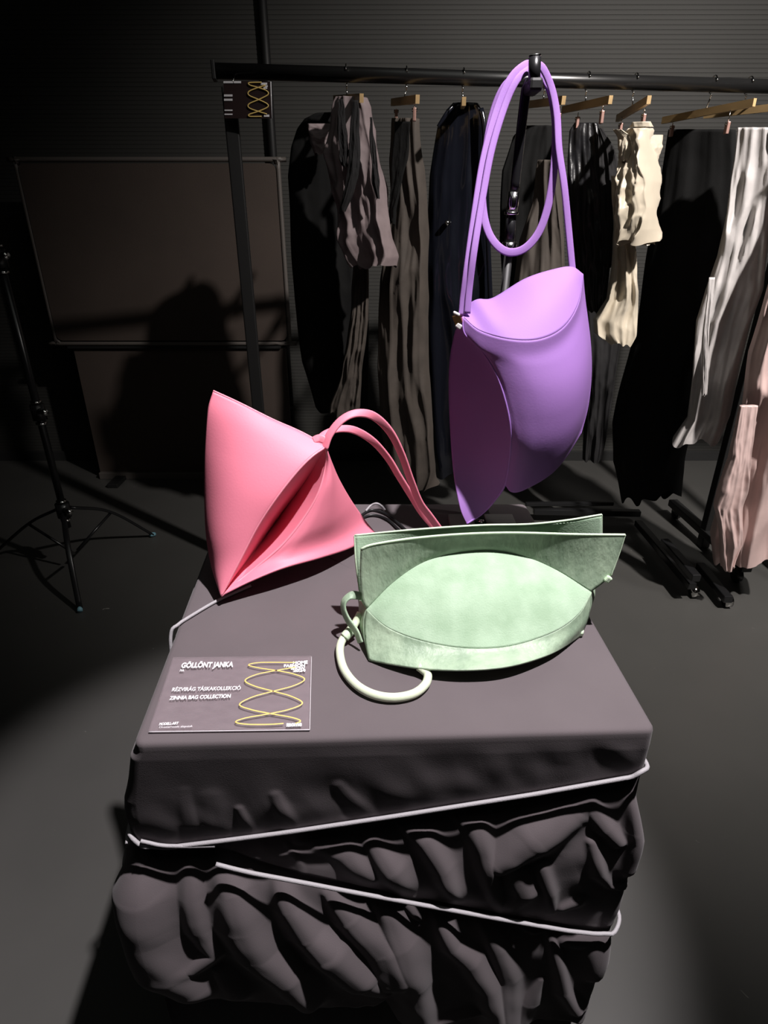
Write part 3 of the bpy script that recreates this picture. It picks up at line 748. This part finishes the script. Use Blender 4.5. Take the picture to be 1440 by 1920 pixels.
# label card hanging on the rack
rc = thing('hanging_card', 'small dark printed card hanging at the left end of the clothes rack', 'label card', P(463, 186, 2.19))
a, b, c_, d_ = P(419, 151, 2.20), P(507, 153, 2.20), P(509, 222, 2.20), P(421, 222, 2.20)
o = [d_, c_, b, a]; V = [p for p in o]+[p+Vector((0, .003, 0)) for p in o]
mesh('card_sheet', V, [(0, 1, 2, 3), (7, 6, 5, 4), (0, 4, 5, 1), (1, 5, 6, 2), (2, 6, 7, 3), (3, 7, 4, 0)], M['paper'], rc, False)
sweep('sheet_edge', [b+Vector((.001, 0, 0)), c_+Vector((.001, 0, 0))], circ(.002, 6), M['edge'], rc, 2)
def rbar(x0, y0, x1, y1, m='ink_white'):
    q = [P(x0, y1, 2.198), P(x1, y1, 2.198), P(x1, y0, 2.198), P(x0, y0, 2.198)]
    mesh('text_line', q, [(0, 1, 2, 3)], M[m], rc, False)
rbar(419, 152, 437, 156); rbar(438, 152, 452, 156)
for y in (177, 185): rbar(420, y, 436, y+4)
for y in (205.5, 213): rbar(421, y, 436, y+2.5)
rbar(489, 155, 501, 159); rbar(492, 160, 502, 163); rbar(494, 163.5, 501, 166.5); rbar(495, 215, 505, 219)
def k4(pts): return [P(400+x*.0903, 120+y*.0903, 2.197) for x, y in pts]
sweep('yellow_line', k4([(1000, 380), (740, 390), (760, 440), (930, 490), (1110, 560), (1130, 640), (940, 740), (740, 830), (740, 910), (930, 985), (1110, 1040)]), circ(.0018, 6), M['ink_yellow'], rc, 80)
sweep('yellow_line', k4([(1080, 440), (930, 490), (740, 570), (740, 650), (940, 740), (1120, 830), (1120, 900), (930, 985), (740, 1050), (760, 1090), (1000, 1090)]), circ(.0018, 6), M['ink_yellow'], rc, 80)
bar('card_tie', P(437, 152, 2.197), Vector((P(437, 152, 2.197).x, barY(P(437, 152, 2.197).x), BZ)), .0015, M['chrome'], rc, 6)

# ------------------------------------------------------------------ bag stand
s0 = PZ(905, 985, TOP); sx, sy = .178, 1.005
bs = thing('bag_stand', 'slim black hook stand with chrome collars rising behind the purple bag', 'display stand', (sx, sy, TOP))
def SP(px, py): return P(px, py, sy)
t0 = SP(985, 178); t1 = SP(964, 360); t2 = SP(959, 400); t3 = SP(955, 462)
bar('stand_pole', Vector((t3.x, sy, t3.z)), Vector((sx, sy+.004, TOP+.008)), .0065, M['black_matt'], bs)
sweep('upper_pole', [SP(994, 150), t0, t1], circ(.0068, 14), M['black_metal'], bs, 12)
bar('sleeve', t1, t2, .0085, M['chrome'], bs); bar('lower_tube', t2, t3, .0075, M['black_metal'], bs)
bar('collar', t3+Vector((0, 0, .006)), t3-Vector((0, 0, .010)), .011, M['chrome'], bs)
bar('collar_ring', t2+Vector((0, 0, .002)), t2-Vector((0, 0, .002)), .0105, M['chrome'], bs)
hk = bar('hook_post', P(1001, 158, .972), P(1003, 107, .972), .0080, M['black_metal'], bs)
bar('post_cap', P(1003, 107, .972), P(1003, 103, .972), .0078, M['chrome'], hk)
q = P(999, 163, .985); box('hook_clamp', q, (.018, .045, .016), M['black_matt'], bs, 0, .004)
a = PZ(840, 968, TOP+.006); b = PZ(884, 990, TOP+.006)
for (x0, x1) in ((840, 886), (907, 961)):
    a = PZ(x0, 966, TOP+.008); b = PZ(x1, 966, TOP+.008)
    box('base_plate', ((a.x+b.x)/2, a.y-.035, TOP+.005), (b.x-a.x, .075, .010), M['grey_plate'], bs, 0, .002)
a = PZ(850, 975, TOP+.004); b = PZ(955, 975, TOP+.004)
box('base_bar', ((a.x+b.x)/2, a.y-.02, TOP+.004), (b.x-a.x, .03, .008), M['black_matt'], bs, 0, .001)
q = PZ(898, 976, TOP+.010); bar('latch', q+Vector((-.004, 0, 0)), q+Vector((.006, -.01, .002)), .004, M['chrome'], bs, 10)
box('base_foot', (sx, (q.y+sy)/2+.005, TOP+.004), (.03, abs(sy-q.y)+.03, .008), M['black_matt'], bs, 0, .001)

# ------------------------------------------------------------------ purple bag
pb = thing('purple_handbag', 'purple leather shoulder bag with curved folded panels hanging from the stand', 'handbag', P(890, 700, .9))
A = P(868, 594, .900); B = P(1092, 514, .950); C = P(875, 982, .890)
topE = [A, P(874, 576, .925), P(895, 562, .925), P(925, 559, .930), P(985, 523, .938), P(1040, 505, .945), P(1072, 501, .948), B]
flapC = [A, P(900, 620, .880), P(955, 636, .862), P(1010, 636, .862), P(1055, 614, .878), P(1083, 570, .91), B]
creaseTop = [A, P(872, 626, .893), P(900, 652, .882), P(930, 700, .868), P(950, 760, .858), P(958, 812, .856), P(956, 860, .866), P(947, 908, .882)]
creaseBot = [P(947, 908, .882), P(930, 935, .892), P(905, 962, .897), C]
rightC = [B, P(1096, 560, .955), P(1106, 640, .955), P(1108, 700, .955), P(1102, 760, .943), P(1088, 815, .925)]
botC = [P(947, 908, .882), P(960, 922, .878), P(985, 915, .876), P(1035, 880, .890), P(1088, 815, .925)]
leftC = [A, P(852, 630, .945), P(843, 690, .965), P(843, 770, .965), P(850, 880, .925), P(862, 950, .897), C]
V, Fc = coons(topE, flapC, [A, A+(A-A)], [B, B], 60, 30, lambda u, v: Vector((0, -.010, .006))*math.sin(math.pi*u)*math.sin(math.pi*v))
def ruled(c1, c2, nu=60, nv=30, bulge=None):
    a = cr(c1, nu+1); b = cr(c2, nu+1); V = []
    for j in range(nv+1):
        for i in range(nu+1):
            v = j/nv; u = i/nu; p = a[i].lerp(b[i], v)
            if bulge: p = p+bulge(u, v)
            V.append(p)
    return V, [(j*(nu+1)+i, (j+1)*(nu+1)+i, (j+1)*(nu+1)+i+1, j*(nu+1)+i+1) for j in range(nv) for i in range(nu)]
V, Fc = ruled(topE, flapC, 80, 30, dome((0, -.006, .004)))
panel('flap', V, Fc, M['purple'], pb, .002)
V, Fc = coons(flapC, botC, creaseTop, rightC, 70, 70, lambda u, v: Vector((0, -.011, 0))*(math.sin(math.pi*u**1.5)*(math.sin(math.pi*min(.5, v))-.25*max(0, v-.5))))
panel('front_panel', V, Fc, M['purple'], pb, .002)
V, Fc = ruled(leftC, creaseTop[:-1]+creaseBot, 90, 30, dome((.004, .004, 0)))
panel('side_panel', V, Fc, M['purple'], pb, .002)
V, Fc = coons(topE, [C, P(905, 962, .90), P(947, 912, .89)]+botC[2:], leftC, rightC, 60, 60, dome((0, .035, 0)))
panel('back_panel', V, Fc, M['purple'], pb, .002)
sweep('piping', creaseTop+creaseBot[1:], circ(.0018, 8), M['purple_in'], pb, 120)
sweep('piping', rightC, circ(.0013, 8), M['purple_in'], pb, 60)
q = P(857, 598, .900)
Mr = Matrix.Rotation(math.radians(-25), 3, 'Y')
zc = box('clasp', q, (.011, .008, .013), M['brass'], pb, 0, .001, Mr)
box('clasp_tip', P(860, 611, .899), (.009, .007, .007), M['white_plastic'], zc, 0, .0015, Matrix.Rotation(math.radians(35), 3, 'Y'))
box('clasp_tip', P(856, 588, .899), (.010, .007, .004), M['white_plastic'], zc, 0, .0015, Matrix.Rotation(math.radians(25), 3, 'Y'))
# straps over the hook post
def strap(name, pts, wd=.0115, th=.0035, up=None, n=90, m='purple'):
    return sweep(name, pts, flat(wd, th), M[m], pb if m.startswith('purple') else None, n, up=up)
view = (0.1, -1, .15)
strap('strap', [P(868, 592, .902), P(870, 560, .905), P(878, 498, .91), P(891, 405, .93), P(908, 300, .955), P(932, 210, .975), P(958, 150, .985), P(985, 124, .992), P(1000, 124, 1.0)], .0125, up=view)
strap('strap', [P(876, 588, .900), P(880, 540, .905), P(889, 470, .91), P(905, 370, .935), P(922, 280, .955), P(946, 200, .972), P(968, 152, .980), P(990, 132, .988), P(1000, 130, 1.0)], .0095, up=view)
strap('strap', [P(1000, 124, 1.0), P(1016, 126, 1.0), P(1034, 165, 1.0), P(1044, 215, .995), P(1048, 280, .985), P(1058, 350, .975), P(1066, 430, .968), P(1073, 503, .960), P(1074, 512, .957)], .0100, up=view)
strap('strap_loop', [P(1000, 128, 1.01), P(975, 140, 1.012), P(945, 165, 1.012), P(923, 220, 1.01), P(909, 300, 1.0), P(904, 370, .995), P(912, 425, .985), P(930, 458, .978), P(955, 473, .975), P(985, 465, .976), P(1012, 432, .98), P(1030, 375, .985), P(1040, 300, .99), P(1042, 230, 1.0), P(1032, 170, 1.008), P(1012, 132, 1.01), P(1002, 128, 1.01)], .0115, up=view, n=140)

# ------------------------------------------------------------------ pink bag
kb = thing('pink_handbag', 'pink leather folded handbag with pointed corners leaning at the left of the plinth', 'handbag', PZ(500, 1080, TOP))
T = P(400, 733, .860); Mx = P(611, 838, .830); Bt = PZ(415, 1117, TOP+.018); Rt = PZ(706, 1003, TOP+.014)
lO = [T, P(390, 770, .850), P(385, 840, .840), P(384, 920, .825), P(387, 1000, .800), P(397, 1060, .775), Bt]
tE = [T, P(450, 756, .855), P(510, 786, .848), P(560, 808, .842), P(590, 824, .836), Mx]
lensL = [Mx, P(585, 856, .812), P(557, 884, .795), P(520, 931, .776), P(484, 985, .762), P(453, 1044, .746), Bt]
mid = [Mx, P(578, 894, .862), P(541, 945, .872), P(508, 991, .860), P(465, 1050, .800), Bt]
lensR = [Mx, P(611, 872, .834), P(597, 924, .818), P(568, 974, .803), P(530, 1021, .785), P(484, 1061, .766), P(445, 1092, .744), Bt]
uR = [Mx, P(622, 868, .845), P(636, 900, .862), P(658, 938, .885), P(684, 975, .912), Rt]
loE = [Bt, PZ(470, 1090, TOP+.030), PZ(530, 1066, TOP+.038), PZ(600, 1046, TOP+.034), PZ(655, 1028, TOP+.022), Rt]
V, Fc = coons(tE, None, lO, lensL, 60, 70, dome((-.006, -.020, .004), .8, .8))
panel('left_panel', V, Fc, M['pink'], kb, .002)
V, Fc = ruled(lensL, mid, 70, 16, dome((0, .002, 0))); panel('fold_panel', V, Fc, M['pink'], kb, .0018)
V, Fc = ruled(mid, lensR, 70, 16, dome((0, -.001, 0))); panel('fold_panel', V, Fc, M['pink'], kb, .0018)
def triR(nu=60, nv=60):
    a = cr(lensR, nv+1); b = cr(uR, nv+1); l = cr(loE, nu+1)
    return coons([Mx, Mx+Vector((1e-6, 0, 0)), Mx+Vector((2e-6, 0, 0))], loE, lensR, uR, nu, nv, dome((.002, -.006, -.004)))
V, Fc = triR(); panel('right_panel', V, Fc, M['pink'], kb, .002)
V, Fc = coons(tE, loE, lO, uR, 60, 60, dome((-.01, .07, -.035), 1, .8))
V = [Vector((v.x, v.y, max(v.z, TOP+.003))) for v in V]
panel('back_panel', V, Fc, M['pink'], kb, .002)
sweep('piping', tE, circ(.0016, 8), M['pink_pipe'], kb, 60)
sweep('piping', lensL, circ(.0017, 8), M['pink_pipe'], kb, 70)
sweep('piping', lensR, circ(.0020, 8), M['pink_pipe'], kb, 70)
kv = (-.5, -.8, .5)
sweep('strap', [P(608, 842, .828), P(618, 815, .835), P(640, 788, .845), P(668, 775, .855), P(700, 780, .865), P(730, 808, .872), P(752, 850, .878), P(770, 900, .885), P(787, 942, .893), P(806, 968, .90), P(822, 990, .905), P(832, 1006, .905)], flat(.0125, .004), M['pink'], kb, 90, up=kv)
sweep('strap', [P(592, 828, .842), P(612, 812, .855), P(640, 804, .87), P(668, 808, .88), P(700, 828, .89), P(728, 860, .90), P(748, 893, .905), P(768, 925, .91), P(790, 960, .912), P(815, 990, .912)], flat(.0115, .004), M['pink'], kb, 80, up=kv)
sweep('strap_tab', [P(588, 826, .835), P(598, 822, .836), P(610, 826, .834)], flat(.012, .005), M['pink_pipe'], kb, 16, up=kv)

# ------------------------------------------------------------------ green bag
gb = thing('green_clutch', 'pale green suede clutch bag with a lens shaped front panel standing on the plinth', 'handbag', PZ(880, 1200, TOP))
z0 = TOP+.002
TLf = P(676, 1030, .662); TRf = P(1172, 1003, .682); LLt = P(688, 1142, .650); LRt = P(1108, 1110, .672)
BLf = PZ(692, 1238, z0); BRf = PZ(1090, 1190, z0)
topF = [TLf, P(700, 1021, .664), P(770, 1010, .672), P(860, 1002, .680), P(960, 999, .684), P(1080, 1002, .684), TRf]
lensT = [LLt, P(735, 1094, .665), P(790, 1056, .678), P(850, 1037, .686), P(920, 1031, .690), P(985, 1044, .690), P(1045, 1070, .684), LRt]
lensB = [LLt, P(730, 1178, .622), P(800, 1204, .604), P(880, 1216, .598), P(960, 1211, .604), P(1040, 1184, .625), P(1085, 1150, .65), LRt]
botF = [BLf, PZ(740, 1247, z0+.007), PZ(800, 1255, z0+.013), PZ(880, 1257, z0+.017), PZ(960, 1249, z0+.017), PZ(1035, 1225, z0+.010), BRf]
lU = [TLf, P(675, 1080, .658), P(680, 1125, .652), LLt]; rU = [TRf, P(1160, 1040, .679), P(1146, 1078, .675), LRt]
lL = [LLt, P(684, 1165, .642), P(685, 1200, .625), BLf]; rL = [LRt, P(1107, 1130, .668), P(1102, 1160, .66), BRf]
V, Fc = coons(topF, lensT, lU, rU, 80, 30); panel('front_sheet', V, Fc, M['green_hide'], gb, .0022)
V, Fc = ruled(lensT, lensB, 80, 40, dome((0, -.004, .004))); panel('lens_panel', V, Fc, M['green'], gb, .0022)
V, Fc = coons(lensB, botF, lL, rL, 80, 24); panel('base_strip', V, Fc, M['green_hide'], gb, .0022)
TLb = P(665, 1004, .705); TRb = P(1128, 965, .745)
BLb = Vector((BLf.x+.008, BLf.y+.10, z0)); BRb = Vector((BRf.x-.01, BRf.y+.09, z0))
topB = [TLb, P(780, 993, .70), P(900, 985, .71), P(990, 983, .72), P(1060, 976, .732), TRb]
lB = [TLb, P(668, 1060, .692), P(678, 1130, .69), BLb]; rB = [TRb, P(1128, 1000, .745), P(1118, 1060, .745), BRb]
V, Fc = coons(topB, [BLb, (BLb+BRb)/2+Vector((0, .03, 0)), BRb], lB, rB, 70, 30, dome((0, .01, 0))); panel('back_sheet', V, Fc, M['green'], gb, .0022)
V, Fc = ruled([LLt]+lL[1:], [P(672, 1120, .69), P(680, 1160, .69), BLb], 24, 12, dome((-.004, 0, 0))); panel('gusset', V, Fc, M['green_hide'], gb, .002)
V, Fc = ruled([LRt]+rL[1:], [P(1112, 1085, .745), P(1108, 1110, .745), BRb], 24, 12, dome((.004, 0, 0))); panel('gusset', V, Fc, M['green_hide'], gb, .002)
V, Fc = ruled(botF, [BLb, (BLb+BRb)/2+Vector((0, .03, 0)), BRb], 60, 10); panel('bottom_panel', V, Fc, M['green_hide'], gb, .002)
for (nm, c, r) in (('edge_trim', topF, .0017), ('edge_trim', topB, .0015), ('edge_trim', [TLb]+lB[1:3], .0014), ('edge_trim', [TRb, rB[1]], .0013), ('edge_trim', rU[:3], .0012), ('stitching', lensT, .0008), ('stitching', lensB, .0009)):
    sweep(nm, c, circ(r, 8), M['green_edge'], gb, 80)
q = P(1140, 1086, .672); box('corner_tab', q, (.008, .006, .009), M['green_edge'], gb, .4, .002, Matrix.Rotation(.6, 3, 'Y'))
bar('corner_stud', BRf+Vector((-.002, -.001, .001)), BRf+Vector((-.002, -.001, .008)), .004, M['green_edge'], gb, 12)
sweep('side_loop', [P(678, 1118, .66), P(660, 1116, .66), P(646, 1126, .655), P(644, 1142, .65), P(652, 1162, .642), P(668, 1185, .632), P(676, 1205, .625)], flat(.011, .003), M['green_hide'], gb, 40, up=(-.8, -.5, .3))
hz_ = TOP+.0065
sweep('handle', [P(676, 1150, .66), P(668, 1165, .655), PZ(656, 1184, TOP+.016), PZ(642, 1200, TOP+.009), PZ(637, 1222, hz_), PZ(645, 1255, hz_), PZ(668, 1284, hz_), PZ(700, 1302, hz_), PZ(738, 1308, hz_), PZ(775, 1301, hz_), PZ(797, 1284, hz_), PZ(802, 1266, hz_+.001), PZ(793, 1256, hz_+.004), PZ(785, 1250, hz_+.006)], circ(.0052, 14), M['handle_green'], gb, 120)
sweep('handle_wrap', [PZ(664, 1176, TOP+.019), PZ(656, 1184, TOP+.016), PZ(646, 1195, TOP+.011)], circ(.0066, 14), M['green_edge'], gb, 12)

# ------------------------------------------------------------------ cables at the back of the plinth
def cable(name, label, pts, m='cable', r=.0022):
    o = sweep(name, pts, circ(r, 8), M[m], None, 60, origin=pts[0]); return tag(o, label, 'cable', 'cables lying at the back of the plinth')
zc_ = TOP+.004
cable('power_cable', 'upper black cable curving over the back of the plinth beside the pink bag', [PZ(655, 985, zc_), PZ(682, 963, zc_), PZ(700, 956, zc_), PZ(725, 964, zc_), PZ(748, 982, zc_), PZ(766, 998, zc_), PZ(790, 1015, zc_)])
cable('power_cable', 'lower black cable running parallel close beside the pink bag', [PZ(655, 992, zc_), PZ(682, 970, zc_), PZ(705, 966, zc_), PZ(728, 975, zc_), PZ(750, 995, zc_), PZ(775, 1016, zc_)])
cable('cord_end', 'short curled grey cord end at the rear edge of the plinth', [PZ(686, 958, zc_+.002), PZ(695, 948, zc_+.006), PZ(706, 944, zc_+.01), PZ(716, 949, zc_+.004), PZ(722, 956, zc_+.003)], 'cord', .002)
